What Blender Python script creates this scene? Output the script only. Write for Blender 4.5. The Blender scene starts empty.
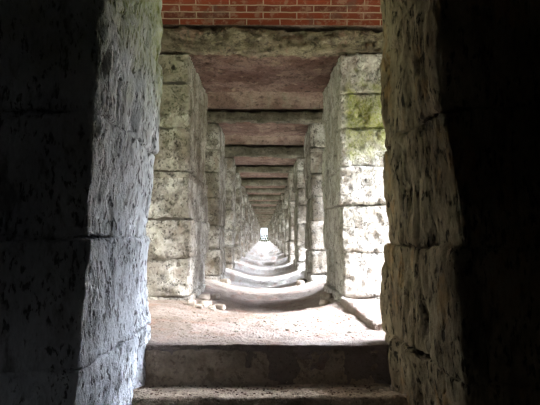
import bpy, math, random
import numpy as np
from mathutils import Vector, Euler

sc = bpy.context.scene
COL = sc.collection
# ------------------------------------------------------------------ camera
EYE = 0.5
cd = bpy.data.cameras.new('camera'); cam = bpy.data.objects.new('camera', cd); COL.objects.link(cam)
cd.sensor_width = 36; cd.lens = 36; cd.clip_start = 0.02; cd.clip_end = 1000
cam.location = (0, 0, EYE)
cam.rotation_euler = (math.radians(90 + 3.55), 0, math.radians(-0.64))
sc.camera = cam
# ------------------------------------------------------------------ exposure
vs = sc.view_settings
vs.view_transform = 'Standard'; vs.look = 'None'; vs.gamma = 1.0; vs.use_curve_mapping = False
vs.exposure = 1.25
sc.cycles.max_bounces = 12; sc.cycles.diffuse_bounces = 8
sc.cycles.use_denoising = True
# ------------------------------------------------------------------ world: overcast sky, brighter and bluer on the right hand side
SKY = 16.0
w = bpy.data.worlds.new('sky'); sc.world = w; w.use_nodes = True
nt = w.node_tree; nt.nodes.clear()
out = nt.nodes.new('ShaderNodeOutputWorld'); bg = nt.nodes.new('ShaderNodeBackground')
tc = nt.nodes.new('ShaderNodeTexCoord'); sp = nt.nodes.new('ShaderNodeSeparateXYZ')
mr = nt.nodes.new('ShaderNodeMapRange'); mr.inputs[1].default_value = -0.45; mr.inputs[2].default_value = 0.6
ra = nt.nodes.new('ShaderNodeValToRGB')
ra.color_ramp.elements[0].color = (0.15, 0.145, 0.13, 1)
ra.color_ramp.elements[1].color = (0.88, 0.97, 1.12, 1)
nt.links.new(tc.outputs['Generated'], sp.inputs[0]); dt = nt.nodes.new('ShaderNodeVectorMath'); dt.operation = 'DOT_PRODUCT'; dt.inputs[1].default_value = (0.88, 0.48, 0)
nt.links.new(tc.outputs['Generated'], dt.inputs[0]); nt.links.new(dt.outputs['Value'], mr.inputs[0])
nt.links.new(mr.outputs[0], ra.inputs[0]); nt.links.new(ra.outputs[0], bg.inputs[0])
bg.inputs[1].default_value = SKY
el = nt.nodes.new('ShaderNodeMapRange'); el.interpolation_type = 'SMOOTHSTEP'
for i, x in enumerate((0.25, 0.85, 0.10, 5.6)): el.inputs[i + 1].default_value = x
nt.links.new(sp.outputs[2], el.inputs[0])
mu = nt.nodes.new('ShaderNodeMath'); mu.operation = 'MULTIPLY'; mu.inputs[1].default_value = SKY
nt.links.new(el.outputs[0], mu.inputs[0]); nt.links.new(mu.outputs[0], bg.inputs[1])
nt.links.new(bg.outputs[0], out.inputs[0])

# hazy sun standing to the right of the viaduct, a little behind the viewer
sd = bpy.data.lights.new('sun', 'SUN'); sd.energy = 7.5; sd.angle = math.radians(28); sd.color = (1.0, 0.97, 0.92)
so = bpy.data.objects.new('sun', sd); COL.objects.link(so)
AZ, ELV = math.radians(-14), math.radians(38)
so.rotation_euler = Vector((math.cos(AZ) * math.cos(ELV), math.sin(AZ) * math.cos(ELV), math.sin(ELV))).to_track_quat('Z', 'Y').to_euler()
so.location = (20, -5, 16)
# ------------------------------------------------------------------ layout numbers
CX = 0.02            # centre line of the passage
HALF = 0.60          # half width of an opening
OUT = 1.95           # outer face of the piers
NP = 36              # portals in the row
SPRING = 2.20        # where the brick vaults start
def near_y(k): return 1.78 if k == 1 else 4.26 + (k - 2) * 2.85
TH = 1.08            # thickness of the piers
TH2 = 1.26           # the second one is a little thicker
def far_y(k): return 2.75 if k == 1 else near_y(k) + (TH2 if k == 2 else TH)
END_Y = far_y(NP) + 1.2

def portal_light(x, y0, y1, z0, z1, sgn):      # sky portals in the openings between the piers
    ld = bpy.data.lights.new('sky_portal', 'AREA'); ld.shape = 'RECTANGLE'
    ld.size = z1 - z0; ld.size_y = y1 - y0
    ld.cycles.is_portal = True
    o = bpy.data.objects.new('sky_portal', ld); COL.objects.link(o)
    o.location = (x, (y0 + y1) / 2, (z0 + z1) / 2)
    o.rotation_euler = (0, math.radians(90 if sgn > 0 else -90), 0)
for s in (1, -1):
    for k in range(1, 6):
        portal_light(s * (OUT + 0.02), far_y(k), near_y(k + 1), -0.2, 3.3, s)
    portal_light(s * (OUT + 0.02), far_y(6), far_y(14), -0.2, 3.3, s)

ld = bpy.data.lights.new('sky_portal', 'AREA'); ld.shape = 'RECTANGLE'; ld.size = 0.4; ld.size_y = 0.45; ld.cycles.is_portal = True
o = bpy.data.objects.new('sky_portal', ld); COL.objects.link(o); o.location = (0, -1.93, 1.52); o.rotation_euler = (math.radians(90), 0, 0)  # samples sky through the slit added in wall_back

# ------------------------------------------------------------------ numpy noise
def _h(ix, iy, iz, seed):
    n = (ix * 374761393 + iy * 668265263 + iz * 2147483647 + seed * 974634777) & 0xFFFFFFFF
    n = ((n ^ (n >> 13)) * 1274126177) & 0xFFFFFFFF
    n = ((n ^ (n >> 16)) * 2246822519) & 0xFFFFFFFF
    return ((n ^ (n >> 15)) & 0xFFFFFF) / float(0xFFFFFF)
def vnoise(P, seed=0):
    F = np.floor(P).astype(np.int64); f = P - F; f = f * f * (3 - 2 * f)
    r = 0
    for dx in (0, 1):
        wx = f[:, 0] if dx else 1 - f[:, 0]
        for dy in (0, 1):
            wy = f[:, 1] if dy else 1 - f[:, 1]
            for dz in (0, 1):
                wz = f[:, 2] if dz else 1 - f[:, 2]
                r = r + wx * wy * wz * _h(F[:, 0] + dx, F[:, 1] + dy, F[:, 2] + dz, seed)
    return r * 2 - 1
def fbm(P, scale, octv=4, seed=0, gain=0.5):
    r = 0; a = 1.0; t = 0
    for i in range(octv):
        r = r + a * vnoise(P * scale * (2.03 ** i) + 17.3 * i, seed + i); t += a; a *= gain
    return r / t

# ------------------------------------------------------------------ materials
def mat_new(name):
    m = bpy.data.materials.new(name); m.use_nodes = True
    nt = m.node_tree; nt.nodes.clear()
    o = nt.nodes.new('ShaderNodeOutputMaterial'); b = nt.nodes.new('ShaderNodeBsdfPrincipled')
    nt.links.new(b.outputs[0], o.inputs[0]); b.inputs['Roughness'].default_value = 0.95
    b.inputs['Specular IOR Level'].default_value = 0.15
    return m, nt, b
def N(nt, t, **kw):
    n = nt.nodes.new(t)
    for k, v in kw.items(): setattr(n, k, v)
    return n
def noise(nt, vec, scale, detail=4, rough=0.6):
    n = N(nt, 'ShaderNodeTexNoise'); n.inputs['Scale'].default_value = scale
    n.inputs['Detail'].default_value = detail; n.inputs['Roughness'].default_value = rough
    nt.links.new(vec, n.inputs['Vector']); return n.outputs['Fac']
def mapping(nt, vec, scale, loc=(0, 0, 0)):
    m = N(nt, 'ShaderNodeMapping'); m.inputs['Scale'].default_value = scale; m.inputs['Location'].default_value = loc
    nt.links.new(vec, m.inputs['Vector']); return m.outputs[0]
def rng(nt, v, a, b, c=0.0, d=1.0):
    m = N(nt, 'ShaderNodeMapRange'); m.interpolation_type = 'SMOOTHSTEP'
    nt.links.new(v, m.inputs[0])
    for i, x in enumerate((a, b, c, d)): m.inputs[i + 1].default_value = x
    return m.outputs[0]
def mixc(nt, f, a, b, mode='MIX'):
    m = N(nt, 'ShaderNodeMix', data_type='RGBA', blend_type=mode)
    if isinstance(f, (int, float)): m.inputs[0].default_value = f
    else: nt.links.new(f, m.inputs[0])
    for i, x in ((6, a), (7, b)):
        if isinstance(x, tuple): m.inputs[i].default_value = (*x, 1)
        else: nt.links.new(x, m.inputs[i])
    return m.outputs[2]
def math_(nt, op, a, b):
    m = N(nt, 'ShaderNodeMath', operation=op)
    for i, x in enumerate((a, b)):
        if isinstance(x, (int, float)): m.inputs[i].default_value = x
        else: nt.links.new(x, m.inputs[i])
    return m.outputs[0]
def bump(nt, b, h, strength, dist):
    n = N(nt, 'ShaderNodeBump'); n.inputs['Strength'].default_value = strength; n.inputs['Distance'].default_value = dist
    nt.links.new(h, n.inputs['Height']); nt.links.new(n.outputs[0], b.inputs['Normal'])

def stone(name, light, mid, dark, pit=0.5, moss=0.0, stain=None, streak=1.0, bstr=0.9, moss_lo=1.0, moss_hi=1.35, moss_top=9.0, tone=False):
    m, nt, b = mat_new(name)
    g = N(nt, 'ShaderNodeNewGeometry'); pos = g.outputs['Position']
    st = mapping(nt, pos, (1, 1, 1.0 / streak))
    big = noise(nt, pos, 3.2, 5, 0.6)
    med = noise(nt, st, 14, 5, 0.65)
    fine = noise(nt, st, 60, 4, 0.7)
    c = mixc(nt, rng(nt, big, 0.41, 0.59), mid, light)
    c = mixc(nt, rng(nt, med, 0.48, 0.32, 0, 0.85), c, dark)
    c = mixc(nt, rng(nt, fine, 0.35, 0.7, 0.0, 0.35), c, tuple(x * 0.55 for x in mid))
    pn = noise(nt, mapping(nt, pos, (1, 1, 1.0 / streak), (8.3, 1.2, 3.3)), 64, 3, 0.6)
    blot = rng(nt, noise(nt, mapping(nt, pos, (1, 1, 0.8), (2.7, 9.1, 4.0)), 7, 5, 0.7), 0.47, 0.36, 0, 0.55)
    c = mixc(nt, blot, c, tuple(0.5 * (p + q) for p, q in zip(mid, dark)))
    pits = math_(nt, 'MULTIPLY', rng(nt, pn, 0.47, 0.38), rng(nt, noise(nt, pos, 11, 2), 0.42, 0.53))
    c = mixc(nt, math_(nt, 'MULTIPLY', pits, pit), c, tuple(x * 0.5 for x in dark))
    if tone:                                            # single blocks differ in tone
        sn = N(nt, 'ShaderNodeVectorMath', operation='SNAP'); nt.links.new(mapping(nt, pos, (0.9, 1 / 2.85, 1 / 0.33), (5.5, -0.49, 0.1)), sn.inputs[0]); sn.inputs[1].default_value = (1, 1, 1)
        wn = N(nt, 'ShaderNodeTexWhiteNoise'); nt.links.new(sn.outputs[0], wn.inputs['Vector'])
        c = mixc(nt, rng(nt, wn.outputs['Value'], 0, 1, 0.0, 0.6), c, (0.45, 0.40, 0.35), 'MULTIPLY')
    if stain:
        sm = rng(nt, noise(nt, mapping(nt, pos, (1.3, 1.3, 0.8), (5.1, 2.2, 0.4)), 4.5, 4, 0.65), 0.56, 0.68)
        c = mixc(nt, math_(nt, 'MULTIPLY', sm, 0.6), c, stain)
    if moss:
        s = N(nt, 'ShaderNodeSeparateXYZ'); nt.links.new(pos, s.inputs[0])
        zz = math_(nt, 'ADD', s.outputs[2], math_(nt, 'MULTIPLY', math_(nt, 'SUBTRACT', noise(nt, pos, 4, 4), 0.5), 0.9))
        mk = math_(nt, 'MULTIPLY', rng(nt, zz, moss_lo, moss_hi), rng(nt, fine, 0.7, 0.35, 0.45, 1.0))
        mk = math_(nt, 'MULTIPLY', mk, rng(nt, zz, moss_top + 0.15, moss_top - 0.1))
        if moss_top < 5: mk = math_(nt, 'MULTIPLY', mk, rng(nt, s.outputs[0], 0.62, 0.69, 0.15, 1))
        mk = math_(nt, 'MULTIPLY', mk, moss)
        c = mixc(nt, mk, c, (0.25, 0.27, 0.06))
    nt.links.new(c, b.inputs['Base Color'])
    h = math_(nt, 'ADD', math_(nt, 'MULTIPLY', med, 1.0), math_(nt, 'MULTIPLY', fine, 0.45))
    h = math_(nt, 'SUBTRACT', h, math_(nt, 'MULTIPLY', pits, 0.5))
    bump(nt, b, h, bstr, 0.045)
    return m

M = {}
M['limestone'] = stone('weathered_limestone', (0.80, 0.82, 0.86), (0.67, 0.69, 0.73), (0.24, 0.235, 0.24), pit=0.9, moss=0.85, streak=2.6, moss_lo=0.95, moss_hi=1.5)  # moss, strengthened upward to carry the fall of light in the colour
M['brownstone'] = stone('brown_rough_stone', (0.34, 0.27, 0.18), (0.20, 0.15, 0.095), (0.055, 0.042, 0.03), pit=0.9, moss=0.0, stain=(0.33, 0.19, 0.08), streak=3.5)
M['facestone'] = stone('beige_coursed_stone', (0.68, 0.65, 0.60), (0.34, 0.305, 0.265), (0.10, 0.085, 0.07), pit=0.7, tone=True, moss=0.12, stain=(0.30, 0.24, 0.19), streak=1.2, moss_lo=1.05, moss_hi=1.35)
M['farstone'] = stone('dimmed_pier_stone', (0.50, 0.475, 0.44), (0.21, 0.185, 0.155), (0.06, 0.05, 0.042), pit=0.8, tone=True, stain=(0.22, 0.17, 0.13), streak=1.2)  # face stone darkened for far piers, their shade put into the colour
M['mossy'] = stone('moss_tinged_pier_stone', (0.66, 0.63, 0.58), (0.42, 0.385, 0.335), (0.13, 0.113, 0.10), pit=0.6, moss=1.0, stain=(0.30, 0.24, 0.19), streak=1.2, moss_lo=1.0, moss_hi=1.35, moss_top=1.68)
M['lintel'] = stone('tan_lintel_stone', (0.30, 0.26, 0.18), (0.18, 0.145, 0.105), (0.07, 0.055, 0.045), pit=0.5, moss=0.0, stain=(0.33, 0.2, 0.16), streak=0.6)
M['vault'] = stone('dimmed_vault_stone', (0.30, 0.22, 0.18), (0.20, 0.13, 0.105), (0.08, 0.055, 0.045), pit=0.4, stain=(0.25, 0.23, 0.18), streak=0.6)  # far vaults: dim light overhead put into the darker colour
M['lintel_dark'] = stone('dimmed_lintel_stone', (0.20, 0.18, 0.14), (0.115, 0.10, 0.075), (0.04, 0.035, 0.028), pit=0.5, moss=0.0, streak=0.6)  # lintel stone darkened so the far tops look shaded
M['soffit'] = stone('bounce_tinted_soffit_stone', (0.24, 0.165, 0.13), (0.155, 0.09, 0.07), (0.05, 0.032, 0.026), pit=0.5, stain=(0.36, 0.28, 0.2), streak=0.6)  # red tint paints in light bounced off the brick
M['chamberstone'] = stone('dark_chamber_stone', (0.26, 0.25, 0.22), (0.18, 0.175, 0.15), (0.07, 0.07, 0.06), pit=0.5, streak=1.0)  # dark stone of the chamber, out of view
M['step'] = stone('worn_step_stone', (0.48, 0.38, 0.28), (0.36, 0.28, 0.205), (0.19, 0.145, 0.11), pit=0.4, streak=1.0)

def mat_mortar():
    m, nt, b = mat_new('recessed_mortar')
    g = N(nt, 'ShaderNodeNewGeometry'); n = noise(nt, g.outputs['Position'], 30, 4)
    nt.links.new(mixc(nt, n, (0.12, 0.10, 0.085), (0.24, 0.21, 0.17)), b.inputs['Base Color']); bump(nt, b, n, 0.6, 0.01); return m
M['mortar'] = mat_mortar()
def mat_floor():
    m, nt, b = mat_new('dusty_rubble_floor')
    g = N(nt, 'ShaderNodeNewGeometry'); pos = g.outputs['Position']
    big = noise(nt, pos, 2.2, 5, 0.6); med = noise(nt, pos, 17, 5, 0.7); fine = noise(nt, pos, 75, 3, 0.7)
    c = mixc(nt, rng(nt, big, 0.35, 0.65), (0.19, 0.147, 0.122), (0.30, 0.25, 0.22))
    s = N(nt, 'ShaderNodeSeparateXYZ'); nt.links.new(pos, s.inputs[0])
    c = mixc(nt, rng(nt, s.outputs[1], 5.2, 8.0), c, mixc(nt, big, (0.30, 0.275, 0.25), (0.48, 0.455, 0.43)))  # paler with distance: bright daylight on far gap floors painted in
    c = mixc(nt, rng(nt, med, 0.45, 0.33, 0, 0.5), c, (0.11, 0.075, 0.06))
    c = mixc(nt, rng(nt, noise(nt, mapping(nt, pos, (1, 1, 1), (3, 7, 1)), 5, 4), 0.53, 0.66, 0, 0.5), c, (0.27, 0.15, 0.115))
    c = mixc(nt, rng(nt, fine, 0.42, 0.32, 0, 0.6), c, (0.07, 0.05, 0.04))
    nt.links.new(c, b.inputs['Base Color'])
    bump(nt, b, math_(nt, 'ADD', med, math_(nt, 'MULTIPLY', fine, 0.7)), 1.0, 0.035); return m
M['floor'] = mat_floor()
def mat_brick():
    m, nt, b = mat_new('red_brick')
    uv = N(nt, 'ShaderNodeTexCoord'); g = N(nt, 'ShaderNodeNewGeometry'); pos = g.outputs['Position']
    br = N(nt, 'ShaderNodeTexBrick'); br.offset = 0.5
    n0 = N(nt, 'ShaderNodeTexNoise'); n0.inputs['Scale'].default_value = 9
    nt.links.new(pos, n0.inputs['Vector'])
    add = N(nt, 'ShaderNodeVectorMath', operation='MULTIPLY_ADD')
    nt.links.new(n0.outputs['Color'], add.inputs[0]); add.inputs[1].default_value = (0.012, 0.012, 0); nt.links.new(uv.outputs['UV'], add.inputs[2])
    nt.links.new(add.outputs[0], br.inputs['Vector'])
    br.inputs['Scale'].default_value = 1.0; br.inputs['Brick Width'].default_value = 0.27; br.inputs['Row Height'].default_value = 0.053
    br.inputs['Mortar Size'].default_value = 0.0045; br.inputs['Mortar Smooth'].default_value = 0.25; br.inputs['Bias'].default_value = -0.1
    br.inputs['Color1'].default_value = (0.16, 0.034, 0.016, 1); br.inputs['Color2'].default_value = (0.075, 0.024, 0.016, 1)
    br.inputs['Mortar'].default_value = (0.30, 0.24, 0.18, 1)
    med = noise(nt, pos, 14, 5, 0.7)
    c = mixc(nt, rng(nt, med, 0.5, 0.62, 0, 0.65), br.outputs['Color'], (0.22, 0.14, 0.10))
    c = mixc(nt, rng(nt, noise(nt, pos, 5, 4), 0.42, 0.3, 0, 0.6), c, (0.08, 0.05, 0.04))
    nt.links.new(c, b.inputs['Base Color'])
    h = math_(nt, 'ADD', math_(nt, 'MULTIPLY', br.outputs['Fac'], -0.8), math_(nt, 'MULTIPLY', med, 0.4))
    bump(nt, b, h, 0.7, 0.01); return m
M['brick'] = mat_brick()
def mat_plain(name, a, c2, sc_=0.5):
    m, nt, b = mat_new(name); g = N(nt, 'ShaderNodeNewGeometry')
    n = noise(nt, g.outputs['Position'], sc_, 6)
    nt.links.new(mixc(nt, rng(nt, n, 0.35, 0.65), a, c2), b.inputs['Base Color']); return m
M['grass'] = mat_plain('green_valley', (0.022, 0.026, 0.012), (0.036, 0.040, 0.018))
M['debris'] = mat_plain('dark_leaf_debris', (0.06, 0.04, 0.03), (0.20, 0.13, 0.10), 20)
M['pebble'] = mat_plain('pebble_stone', (0.20, 0.16, 0.13), (0.34, 0.30, 0.26), 15)
M['redchip'] = mat_plain('red_brick_chip', (0.24, 0.13, 0.095), (0.30, 0.19, 0.15), 20)
M['foliage'] = mat_plain('dark_foliage', (0.03, 0.045, 0.02), (0.07, 0.09, 0.04), 3)

# ------------------------------------------------------------------ mesh collecting
class MB:
    def __init__(s): s.v = []; s.f = []; s.m = []; s.n = 0; s.uv = None
    def add(s, V, F, mi=0):
        s.v.append(np.asarray(V, float)); s.f.append(np.asarray(F, int) + s.n); s.m.append(np.full(len(F), mi)); s.n += len(V)
    def mesh(s, name, mats):
        me = bpy.data.meshes.new(name)
        V = np.concatenate(s.v); F = np.concatenate(s.f); mi = np.concatenate(s.m)
        me.vertices.add(len(V)); me.vertices.foreach_set('co', V.astype(np.float32).ravel())
        me.loops.add(F.size); me.loops.foreach_set('vertex_index', F.astype(np.int32).ravel())
        me.polygons.add(len(F)); me.polygons.foreach_set('loop_start', np.arange(0, F.size, F.shape[1], dtype=np.int32))
        me.polygons.foreach_set('loop_total', np.full(len(F), F.shape[1], dtype=np.int32))
        for mt in mats: me.materials.append(mt)
        me.polygons.foreach_set('material_index', mi.astype(np.int32))
        me.polygons.foreach_set('use_smooth', np.ones(len(F), bool))
        me.update(calc_edges=True); me.validate(); return me

def lattice_shell(xs, ys, zs):
    """points and quads on the surface of a lattice box"""
    nx, ny, nz = len(xs), len(ys), len(zs)
    I = -np.ones((nx, ny, nz), int)
    X, Y, Z = np.meshgrid(range(nx), range(ny), range(nz), indexing='ij')
    surf = (X == 0) | (X == nx - 1) | (Y == 0) | (Y == ny - 1) | (Z == 0) | (Z == nz - 1)
    I[surf] = np.arange(surf.sum())
    V = np.stack([np.asarray(xs)[X[surf]], np.asarray(ys)[Y[surf]], np.asarray(zs)[Z[surf]]], 1)
    F = []
    def q(A, flip):
        a, b, c, d = A[:-1, :-1].ravel(), A[1:, :-1].ravel(), A[1:, 1:].ravel(), A[:-1, 1:].ravel()
        F.append(np.stack([a, d, c, b] if flip else [a, b, c, d], 1))
    q(I[:, :, 0], True); q(I[:, :, -1], False); q(I[:, 0, :], False); q(I[:, -1, :], True); q(I[0], True); q(I[-1], False)
    return V, np.concatenate(F)

def steps(a, b, d): return np.linspace(a, b, max(3, int(round((b - a) / d)) + 1))
def rough_block(lo, hi, d, r=0.03, amp=0.012, fine=0.004, seed=0, streak=1.0, xs=None, big=0.0, offs=(0, 0, 0)):
    lo = np.array(lo, float); hi = np.array(hi, float)
    r = min(r, 0.45 * float((hi - lo).min()))
    if xs is None: xs = steps(lo[0], hi[0], d)
    V, F = lattice_shell(xs, steps(lo[1], hi[1], d), steps(lo[2], hi[2], d))
    Q = np.clip(V, lo + r, hi - r); D = V - Q
    L = np.linalg.norm(D, axis=1, keepdims=True); L[L == 0] = 1; Nn = D / L
    # wear: the rounding radius changes along the edges
    P0 = V + np.array(offs)
    V2 = Q + Nn * r
    S = P0 * np.array([1, 1, 1 / streak])
    dd = amp * fbm(S, 9, 4, seed) + fine * fbm(S, 45, 3, seed + 9) + big * fbm(P0, 2.6, 2, seed + 21)
    pit = np.clip(fbm(S, 22, 2, seed + 5) - 0.25, 0, 1)
    dd = dd - pit * fine * 5
    return V2 + Nn * dd[:, None], F

def graded(x_in, x_out, d):
    """x lattice fine near the opening and coarse towards the outside"""
    s = 1 if x_out > x_in else -1
    L = abs(x_out - x_in); pts = [0.0]; st = d
    while pts[-1] + st < L:
        pts.append(pts[-1] + st)
        if pts[-1] > 0.45: st = min(st * 1.15, 0.15)
    pts.append(L)
    a = x_in + s * np.array(pts)
    return a if s > 0 else a[::-1]

def link(name, me, parent=None, loc=None):
    o = bpy.data.objects.new(name, me); COL.objects.link(o)
    if parent: o.parent = parent
    if loc: o.location = loc
    return o
def tag(o, label, cat, group=None, kind=None):
    o['label'] = label; o['category'] = cat
    if group: o['group'] = group
    if kind: o['kind'] = kind
    return o
def structure(o): o['kind'] = 'structure'; return o

# ------------------------------------------------------------------ ground height of the passage floor
def floor_h(x, y):
    x = np.asarray(x, float); y = np.asarray(y, float)
    k = np.floor((y - 4.26) / 2.85) + 2
    yn = 4.26 + (k - 2) * 2.85
    yf = yn + np.where(k < 3, TH2, TH)
    t = y - yf                                           # <0 inside a doorway, >0 in the gap beyond it
    wav = 0.07 * vnoise(np.stack([x * 5, y * 0, k + x * 0], -1).reshape(-1, 3), 3).reshape(x.shape)
    t = t + wav
    up = np.where(k < 3, 0.045, 0.10) * np.clip((t + 0.05) / 0.09, 0, 1) * np.clip(1 - (t - 0.1) / 1.7, 0.0, 1)
    up = np.where(k < 2, 0, up)
    base = -0.10 * np.clip((y - 5.0) / 3.0, 0, 1) - 0.022 * np.clip((3.9 - y) / 1.0, 0, 1)
    c = np.clip(1 - ((x - CX) / 0.66) ** 2, 0, 1)
    dish = np.clip((y - 3.2) / 1.2, 0, 1) * 0.13 + np.clip((y - 7) / 2, 0, 1) * 0.04
    P = np.stack([x, y, x * 0], -1).reshape(-1, 3)
    n = (0.018 * fbm(P, 3.5, 3, 5) + 0.012 * fbm(P, 14, 3, 6) + 0.006 * fbm(P, 38, 3, 8)).reshape(x.shape)
    n = n * np.clip((y - 2.7) / 0.15, 0.45, 1)
    return base + up - dish * c + n
def fh(x, y): return float(floor_h(np.array([x]), np.array([y]))[0])

def build_floor():
    xs = np.concatenate([np.linspace(-OUT, -0.85, 10)[:-1], np.linspace(-0.85, 0.9, 130), np.linspace(0.9, OUT, 10)[1:]])
    ys = np.concatenate([np.arange(2.655, 6, 0.014), np.arange(6, 16, 0.035), np.arange(16, 40, 0.08), np.arange(40, END_Y, 0.25), [END_Y]])
    X, Y = np.meshgrid(xs, ys, indexing='ij')
    Z = floor_h(X, Y)
    Z = Z - 0.008 * np.clip((2.70 - Y) / 0.045, 0, 1) ** 2
    Y = Y.copy(); e0 = np.clip((2.9 - Y) / 0.2, 0, 1); Y += e0 * 0.012 * fbm(np.stack([X, X * 0, X * 0], -1).reshape(-1, 3), 9, 4, 77).reshape(X.shape)
    V = np.stack([X, Y, Z], -1).reshape(-1, 3)
    nx, ny = X.shape; I = np.arange(nx * ny).reshape(nx, ny)
    F = np.stack([I[:-1, :-1].ravel(), I[1:, :-1].ravel(), I[1:, 1:].ravel(), I[:-1, 1:].ravel()], 1)
    mb = MB(); mb.add(V, F)
    # solid base underneath
    V2, F2 = lattice_shell([-OUT, OUT], [2.76, END_Y], [-7.9, -0.32]); mb.add(V2, F2)
    # front skirt of the fill
    A = np.stack([xs, Y[:, 0], Z[:, 0]], 1); B = A.copy(); B[:, 2] = -0.33; n = len(xs); j = np.arange(n - 1)
    mb.add(np.concatenate([A, B]), np.stack([j, j + n, j + n + 1, j + 1], 1))
    # side skirts
    for sx in (0, -1):
        A = np.stack([ys * 0 + xs[sx], ys, Z[sx]], 1); B = A.copy(); B[:, 2] = -0.33; n = len(ys); j = np.arange(n - 1)
        mb.add(np.concatenate([A, B]), np.stack([j, j + 1, j + n + 1, j + n], 1))
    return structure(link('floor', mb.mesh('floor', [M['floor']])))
build_floor()

# ------------------------------------------------------------------ brick vaults between the portals (ceiling)
def ceiling_mesh(y0, y1, ynext, mat='brick'):
    """solid over a portal (y0..y1) and a barrel vault over the gap (y1..ynext), along x"""
    R = (ynext - y1) / 2; n = 20
    prof = [(y0, SPRING), (y1, SPRING)]
    s = [0, y1 - y0]
    for i in range(1, n + 1):
        a = math.pi * (1 - i / n)
        prof.append((y1 + R + R * math.cos(a), SPRING + 0.5 * math.sin(a)))
        s.append(s[-1] + math.dist(prof[-1], prof[-2]))
    top = SPRING + 1.2
    full = prof + [(ynext, top), (y0, top)]
    V = []; F = []
    me = bpy.data.meshes.new('ceiling')
    for (y, z) in full: V += [(-OUT, y, z), (OUT, y, z)]
    m = len(full)
    for i in range(m): a, b = 2 * i, 2 * ((i + 1) % m); F.append((a, a + 1, b + 1, b))
    F.append([2 * i for i in range(m)][::-1]); F.append([2 * i + 1 for i in range(m)])
    me.from_pydata(V, [], F)
    uvl = me.uv_layers.new(name='UVMap')
    tot = s[-1]
    for p in me.polygons:
        for li, vi in zip(p.loop_indices, p.vertices):
            i = vi // 2; ss = s[i] if i < len(s) else 0
            uvl.data[li].uv = (V[vi][0], tot - ss)
    me.materials.append(M[mat])
    return me
struct_c = {}
c1 = ceiling_mesh(1.78, 2.75, 4.26)
structure(link('ceiling', c1))
structure(link('ceiling', ceiling_mesh(4.26, 4.26 + TH2, 7.11, 'vault')))
c2 = ceiling_mesh(0, TH, 2.85, 'vault')
for k in range(3, NP + 1):
    structure(link('ceiling', c2, loc=(0, near_y(k), 0)))

# outer spandrel walls: unseen, added to cut the daylight high in the gaps
def spandrel(name, x0, x1, y0, y1, z0, z1):
    V, F = rough_block((x0, y0, z0), (x1, y1, z1), 0.12, r=0.02, amp=0.015, fine=0.003, seed=int(y0 * 7) % 50)
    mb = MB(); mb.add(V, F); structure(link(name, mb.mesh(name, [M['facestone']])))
for k in range(1, NP):
    zh = 1.98 if k == 1 else 1.78
    for nm, a, b in (('wall_left', -OUT + 0.01, -OUT + 0.3), ('wall_right', OUT - 0.3, OUT - 0.01)):
        spandrel(nm, a, b, far_y(k) + 0.02, near_y(k + 1) - 0.02, zh, 2.19 if k > 99 else 2.75)

# ------------------------------------------------------------------ the dark chamber in front of the first portal
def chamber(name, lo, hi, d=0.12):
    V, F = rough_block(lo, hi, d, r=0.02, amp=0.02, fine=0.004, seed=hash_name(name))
    mb = MB(); mb.add(V, F); return structure(link(name, mb.mesh(name, [M['chamberstone']])))
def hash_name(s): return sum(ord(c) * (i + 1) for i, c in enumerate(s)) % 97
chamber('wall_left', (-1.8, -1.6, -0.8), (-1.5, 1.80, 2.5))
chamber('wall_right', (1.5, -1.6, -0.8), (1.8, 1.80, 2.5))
def wall_back():                                     # unseen slit added behind the viewer to lift the dark front faces
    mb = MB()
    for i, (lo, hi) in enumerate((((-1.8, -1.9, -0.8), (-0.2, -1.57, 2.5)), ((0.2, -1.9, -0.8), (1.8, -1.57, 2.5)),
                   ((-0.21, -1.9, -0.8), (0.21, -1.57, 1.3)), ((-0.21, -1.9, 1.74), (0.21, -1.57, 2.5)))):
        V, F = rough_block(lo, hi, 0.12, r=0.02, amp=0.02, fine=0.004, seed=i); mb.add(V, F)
    structure(link('wall_back', mb.mesh('wall_back', [M['chamberstone']])))
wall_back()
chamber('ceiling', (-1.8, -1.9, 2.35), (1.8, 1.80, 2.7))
chamber('floor', (-1.8, -1.9, -0.8), (1.8, 2.78, -0.6), 0.15)

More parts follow.
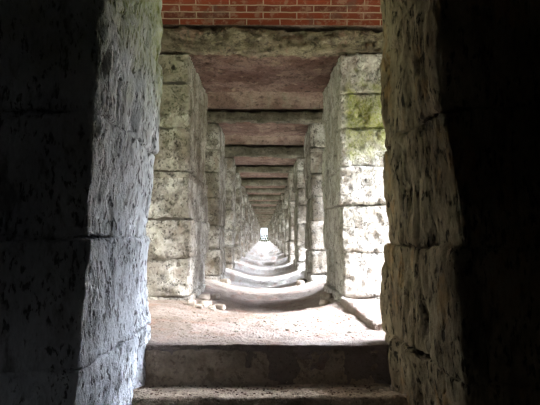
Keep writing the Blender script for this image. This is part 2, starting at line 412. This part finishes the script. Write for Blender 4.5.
# ------------------------------------------------------------------ stone portals
def jamb_mesh(k, side, y0, y1, zb, zt, d, seed, lean=None, course=0.33, mats=None, amp=0.012, fine=0.004, streak=1.2, levels=None, jit=0.02, r=0.014, big=0.02, folds=0.0, g=0.003, inset=0.03):
    rnd = random.Random(seed)
    mb = MB()
    if levels is None:
        levels = [zb]
        while levels[-1] < zt - course * 0.6: levels.append(levels[-1] + course * rnd.uniform(0.85, 1.2))
        if zt - levels[-1] < course * 0.4: levels[-1] = zt
        else: levels.append(zt)
    for i in range(len(levels) - 1):
        z0, z1 = levels[i] + g, levels[i + 1] - g
        if z1 - z0 < 0.03: continue
        xin = CX + side * HALF + side * rnd.uniform(-jit, jit)
        if lean: xin = float(lean(0.5 * (z0 + z1))) + side * rnd.uniform(-jit, jit) * 0.6
        yj0 = y0 + rnd.uniform(-0.007, 0.007); yj1 = y1 + rnd.uniform(-0.007, 0.007)
        xj = CX + side * (1.02 + (0.22 if i % 2 else 0) + rnd.uniform(-.05, .05))
        a = graded(xin, xj - side * 0.008, d)
        V, F = rough_block((a[0], yj0, z0), (a[-1], yj1, z1), d, r=r, amp=amp, fine=fine, seed=seed * 7 + i, streak=streak, xs=a, big=big)
        if lean: V[:, 0] += (lean(V[:, 2]) - lean(0.5 * (z0 + z1))) * np.clip(1 - (np.abs(V[:, 0]) - HALF) / 0.35, 0, 1)
        if folds:
            V[:, 0] += -side * ((V[:, 1] - y0) / (y1 - y0) - 0.45) * 0.06 * np.clip((0.4 - V[:, 2]) / 0.7, 0, 1) * np.clip(1 - (np.abs(V[:, 0]) - HALF) / 0.35, 0, 1)
            wgt = np.clip(1 - (np.abs(V[:, 0]) - HALF - 0.02) / 0.10, 0, 1)
            PP = V * np.array([0.0, 1.0, 0.16]) + np.array([0, 0, i * 0.13])
            V[:, 0] += side * wgt * folds * fbm(PP, 9, 3, seed)
            V[:, 1] += np.where(np.abs(V[:, 1] - y0) < 0.12, 1, 0) * 0.8 * folds * wgt * fbm(V * np.array([1, 0, 1]), 6, 4, seed + 2)
        mb.add(V, F, 0)
        b = sorted((xj + side * 0.008, side * OUT))
        V, F = rough_block((b[0], yj0, z0), (b[1], yj1, z1), max(0.12, d), r=0.02, amp=amp, fine=0, seed=seed * 9 + i)
        mb.add(V, F, 0)
    xc = (lean(zt) if lean else CX + side * HALF)
    b = sorted((CX + side * (HALF + (0.10 if lean else 0.025 + inset)), side * (OUT - 0.03)))
    V, F = lattice_shell([b[0], b[1]], [y0 + inset, y1 - inset], [levels[0], levels[-1]])
    mb.add(V, F, 1)
    return mb.mesh('jamb', [mats or M['facestone'], mats or M['mortar']])

def span_mesh(name, y0, y1, z0, z1, d, seed, mat, amp=0.012, fine=0.004, half=0.95, n=1, big=0.015):
    mb = MB(); cuts = np.linspace(-half, half, n + 1)
    for i in range(n):
        V, F = rough_block((cuts[i] + 0.004, y0, z0), (cuts[i + 1] - 0.004, y1, z1), d, r=0.025, amp=amp, fine=fine, seed=seed + i, big=big)
        mb.add(V, F)
    return mb.mesh(name, [mat])

def portal(k, loc_y, meshes, label, group):
    e = bpy.data.objects.new('stone_portal', None); COL.objects.link(e); e.location = (0, loc_y, 0)
    tag(e, label, 'doorway', group)
    for nm, me in meshes: link(nm, me, e)
    return e

def make_set(k, y0, y1, d, seed, amp=0.012, fine=0.004, hz=0.0, zb=-0.3):
    """meshes in local coordinates, y from 0"""
    T = y1 - y0
    top = 1.97 + hz
    L = []
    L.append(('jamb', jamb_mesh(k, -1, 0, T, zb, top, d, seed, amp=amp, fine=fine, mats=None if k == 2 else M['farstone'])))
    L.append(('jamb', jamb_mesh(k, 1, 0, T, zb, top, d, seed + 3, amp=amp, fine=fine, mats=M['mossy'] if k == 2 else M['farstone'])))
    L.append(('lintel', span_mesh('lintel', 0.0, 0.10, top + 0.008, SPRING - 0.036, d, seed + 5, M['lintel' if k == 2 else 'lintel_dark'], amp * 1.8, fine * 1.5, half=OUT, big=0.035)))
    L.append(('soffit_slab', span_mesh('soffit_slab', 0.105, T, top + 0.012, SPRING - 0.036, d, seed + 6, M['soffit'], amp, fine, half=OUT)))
    return L

# portal 1: the near one, thick rough jambs, standing on the lower level
T1 = far_y(1) - near_y(1)
def lean_l(z): return np.interp(z, [-0.6, -0.3, 0, 0.5, 1.2, 2], [-0.64, -0.615, -0.585, -0.575, -0.545, -0.535])
def lean_r(z): return np.interp(z, [-0.6, -0.3, 0, 0.5, 1.2, 2], [0.67, 0.65, 0.625, 0.62, 0.605, 0.60])
lvL = [-0.8, -0.37, 0.06, 0.49, 0.915, 1.36, 1.78, 1.99]
lvR = [-0.8, -0.40, 0.02, 0.46, 0.93, 1.40, 1.80, 1.99]
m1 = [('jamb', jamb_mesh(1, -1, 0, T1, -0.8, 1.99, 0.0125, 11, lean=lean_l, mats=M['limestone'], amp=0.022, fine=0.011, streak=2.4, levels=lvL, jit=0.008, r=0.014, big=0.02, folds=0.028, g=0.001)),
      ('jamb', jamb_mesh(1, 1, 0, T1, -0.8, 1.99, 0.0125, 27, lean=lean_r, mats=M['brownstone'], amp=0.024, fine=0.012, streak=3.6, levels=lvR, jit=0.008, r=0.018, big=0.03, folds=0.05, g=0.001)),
      ('lintel', span_mesh('lintel', 0.0, 0.45, 2.0, SPRING - 0.036, 0.08, 31, M['lintel'], half=OUT)),
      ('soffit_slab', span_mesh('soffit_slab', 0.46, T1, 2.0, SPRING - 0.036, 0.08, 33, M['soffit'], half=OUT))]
# the near jambs' dark outward faces belong to the shaded chamber side
portal(1, near_y(1), m1, 'nearest stone portal, rough jambs framing the view, pale at left and brown at right', None)
# portal 2
portal(2, near_y(2), make_set(2, 0, TH2, 0.016, 41, amp=0.022, fine=0.010), 'second portal from the viewer, under the strip of red brick, its right pier brightly lit', None)
# portals 3..5
ORD = ['third', 'fourth', 'fifth', 'sixth', 'seventh', 'eighth', 'ninth', 'tenth', 'eleventh', 'twelfth']
for k in (3, 4, 5):
    s = {3: 60, 4: 75, 5: 90}[k]; hz = {3: 0.04, 4: -0.01, 5: 0.04}[k]
    portal(k, near_y(k), make_set(k, 0, TH, 0.035, s, hz=hz, zb=-0.34, amp=0.022, fine=0.008),
           '%s stone portal along the passage, %s' % (ORD[k - 3], {3: 'first one framed wholly inside the second portal', 4: 'with a greenish grey lintel over a reddish soffit', 5: 'small in the view with pale edges'}[k]), 'receding stone portals')
variants = [make_set(0, 0, TH, 0.10, 110 + 13 * i, hz=h, zb=-0.34) for i, h in enumerate((0.0, 0.05, -0.04, 0.02))]
for k in range(6, NP + 1):
    if k <= 12: lab = '%s stone portal along the passage, counted from the viewer' % ORD[k - 3]
    elif k == NP: lab = 'farthest stone portal, framing the tiny bright opening at the end'
    else: lab = 'tiny distant stone portal deep in the passage before the bright end'
    portal(k, near_y(k), variants[(k * 7 + k // 3) % 4], lab, 'distant stone portals' if 12 < k < NP else 'receding stone portals')

# ------------------------------------------------------------------ steps up into the passage
def simple_thing(name, V, F, mat, label, cat, group=None):
    mb = MB(); mb.add(V, F); o = link(name, mb.mesh(name, [mat])); tag(o, label, cat, group); return o
V, F = rough_block((-0.67, 2.655, -0.235), (0.71, 2.95, -0.045), 0.015, r=0.022, amp=0.010, fine=0.004, seed=201, big=0.012)
simple_thing('stone_step', V, F, M['step'], 'upper stone step with worn edge, its tall riser facing the viewer', 'step', 'steps up to the passage')
V, F = rough_block((-0.69, 2.45, -0.44), (0.73, 2.70, -0.215), 0.015, r=0.02, amp=0.010, fine=0.005, seed=202, big=0.012)
simple_thing('stone_step', V, F, M['step'], 'lower stone step with dusty tread at the bottom edge of the view', 'step', 'steps up to the passage')
V, F = rough_block((-0.69, 1.95, -0.60), (0.73, 2.50, -0.425), 0.05, r=0.02, amp=0.006, fine=0.003, seed=203)
simple_thing('stone_step', V, F, M['step'], 'lowest dark stone step, just under the dusty tread', 'step', 'steps up to the passage')

# ------------------------------------------------------------------ slab, rubble and litter on the floor
V, F = rough_block((0.60, 3.02, -0.04), (1.40, 4.22, 0.022), 0.02, r=0.02, amp=0.012, fine=0.005, seed=210, big=0.05)
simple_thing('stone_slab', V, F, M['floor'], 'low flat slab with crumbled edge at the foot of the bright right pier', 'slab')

def rock_mesh(seed, mat, res=10):
    V, F = lattice_shell(np.linspace(-1, 1, res), np.linspace(-1, 1, res), np.linspace(-1, 1, res))
    n = V / np.linalg.norm(V, axis=1, keepdims=True)
    V = 0.55 * n + 0.45 * V * 0.8
    V = V * (1 + 0.28 * fbm(n + seed, 1.4, 3, seed))[:, None]
    V = V / np.abs(V).max(0)
    mb = MB(); mb.add(V, F); return mb.mesh('rock', [mat])
rocks = [rock_mesh(i, M['pebble']) for i in range(4)]
chips = [rock_mesh(10 + i, M['redchip'], 6) for i in range(3)]
pebs = [rock_mesh(20 + i, M['pebble'], 6) for i in range(3)]
rnd = random.Random(5)
def put(name, me, x, y, sx, sy, sz, label, cat, group=None, sink=0.35):
    o = link(name, me); o.location = (x, y, fh(x, y) + sz * (1 - sink)); o.scale = (sx, sy, sz)
    o.rotation_euler = (0, 0, rnd.uniform(0, 6.28)); return tag(o, label, cat, group)
rub = [(-0.46, 4.33, .06, .045, .03), (-0.40, 4.22, .045, .03, .022), (-0.49, 4.08, .035, .03, .02), (-0.36, 4.42, .05, .035, .028), (-0.50, 4.62, .07, .05, .035),
       (-0.44, 4.85, .05, .04, .03), (-0.56, 4.20, .04, .03, .025)]
rl = ['broken rock at the foot of the left pier, largest near its corner', 'small flat rock just in front of the left pier corner', 'little rock lying left of the flat one before the pier',
      'broken rock in the doorway, right of the corner rock', 'large rock against the left side of the second doorway', 'farthest rock beside the left wall of the second doorway', 'rock touching the left pier face at its base']
for (a, l) in zip(rub, rl): put('rock', rocks[rub.index(a) % 4], *a, l, 'rock', 'rubble by the left pier')
rub2 = [(0.50, 4.45, .05, .04, .03), (0.54, 4.75, .06, .05, .035), (0.47, 7.0, .06, .05, .04), (-0.5, 7.05, .07, .05, .04), (0.52, 7.5, .07, .05, .045)]
rl2 = ['rock at the right side of the second doorway, near its front', 'larger rock deeper along the right wall of the second doorway', 'rock before the right jamb of the third portal',
       'rock before the left jamb of the third portal', 'rock lying inside the third portal on the right']
for i, (a, l) in enumerate(zip(rub2, rl2)): put('rock', rocks[i % 4], *a, l, 'rock', 'rubble further along')
for i in range(46):
    x = rnd.uniform(-0.62, 0.66); y = 2.78 + abs(rnd.gauss(0, 0.55))
    if x > 0.55 and y > 2.95: continue
    if y > 4.2: y = rnd.uniform(2.8, 4.1)
    s = rnd.uniform(.004, .011)
    put('pebble', rnd.choice(pebs), x, y, s, s * rnd.uniform(.6, 1), s * .6, 'small pale pebble scattered on the dusty floor before the second portal', 'pebble', 'pebbles on the near floor')
for i in range(22):
    x = 0.45 + rnd.gauss(0, 0.13); y = rnd.uniform(2.79, 3.6); s = rnd.uniform(.004, .010)
    x = min(x, 0.56)
    put('brick_chip', rnd.choice(chips), x, y, s, s * .7, s * .5, 'small reddish brick chip on the floor near the slab', 'brick chip', 'brick chips on the near floor')
# fine litter nobody could count
mb = MB()
for i in range(700):
    x = rnd.uniform(-0.66, 0.70); y = 2.76 + abs(rnd.gauss(0, 1.1))
    if y > 5.2: continue
    s = rnd.uniform(.002, .0055); a = rnd.uniform(0, 3.14)
    z = fh(x, y) + s * .1
    V, F = lattice_shell([-s, 0, s], [-s * .45, 0, s * .45], [-s * .3, s * .3])
    ca, sa = math.cos(a), math.sin(a)
    V = np.stack([V[:, 0] * ca - V[:, 1] * sa + x, V[:, 0] * sa + V[:, 1] * ca + y, V[:, 2] + z], 1); mb.add(V, F)
for i in range(260):
    x = rnd.uniform(-0.62, 0.64); y = rnd.uniform(2.48, 2.64); s = rnd.uniform(.002, .005)
    V, F = lattice_shell([-s, 0, s], [-s * .6, 0, s * .6], [-s * .4, s * .5]); V = V + np.array([x, y, -0.215]); mb.add(V, F)
tag(link('litter', mb.mesh('litter', [M['debris']])), 'fine dark litter and crumbs strewn over the near floor and tread', 'litter', kind='stuff')

# boulders heaped far along the passage
heap = [rock_mesh(40 + i, M['foliage']) for i in range(3)]
for i, row, q in [(r * 5 + q, r, q) for r in range(3) for q in range(5 - r)]:
    z = 0.30 * row
    o = link('boulder', heap[i % 3]); yh = far_y(22) + 0.5; o.location = (CX - 0.5 + 0.25 * q + 0.125 * row, yh, fh(0, yh) + 0.14 + z * 0.92)
    o.scale = (0.118, 0.15, 0.135); o.rotation_euler = (0, 0, 0)
    tag(o, 'dark boulder in the low heap seen just under the far bright opening', 'boulder', 'boulders at the far end')

# ------------------------------------------------------------------ the valley outside
def ground():
    xs = np.linspace(-160, 160, 60); ys = np.linspace(-60, 260, 60)
    X, Y = np.meshgrid(xs, ys, indexing='ij')
    Z = -8 + np.clip(-X - 9, 0, 60) * 0.6 + np.clip(X - 60, 0, 60) * 0.12 + 1.0 * fbm(np.stack([X, Y, X * 0], -1).reshape(-1, 3), 0.04, 3).reshape(X.shape)
    V = np.stack([X, Y, Z], -1).reshape(-1, 3); I = np.arange(3600).reshape(60, 60)
    F = np.stack([I[:-1, :-1].ravel(), I[1:, :-1].ravel(), I[1:, 1:].ravel(), I[:-1, 1:].ravel()], 1)
    mb = MB(); mb.add(V, F); return structure(link('ground', mb.mesh('ground', [M['grass']])))
ground()
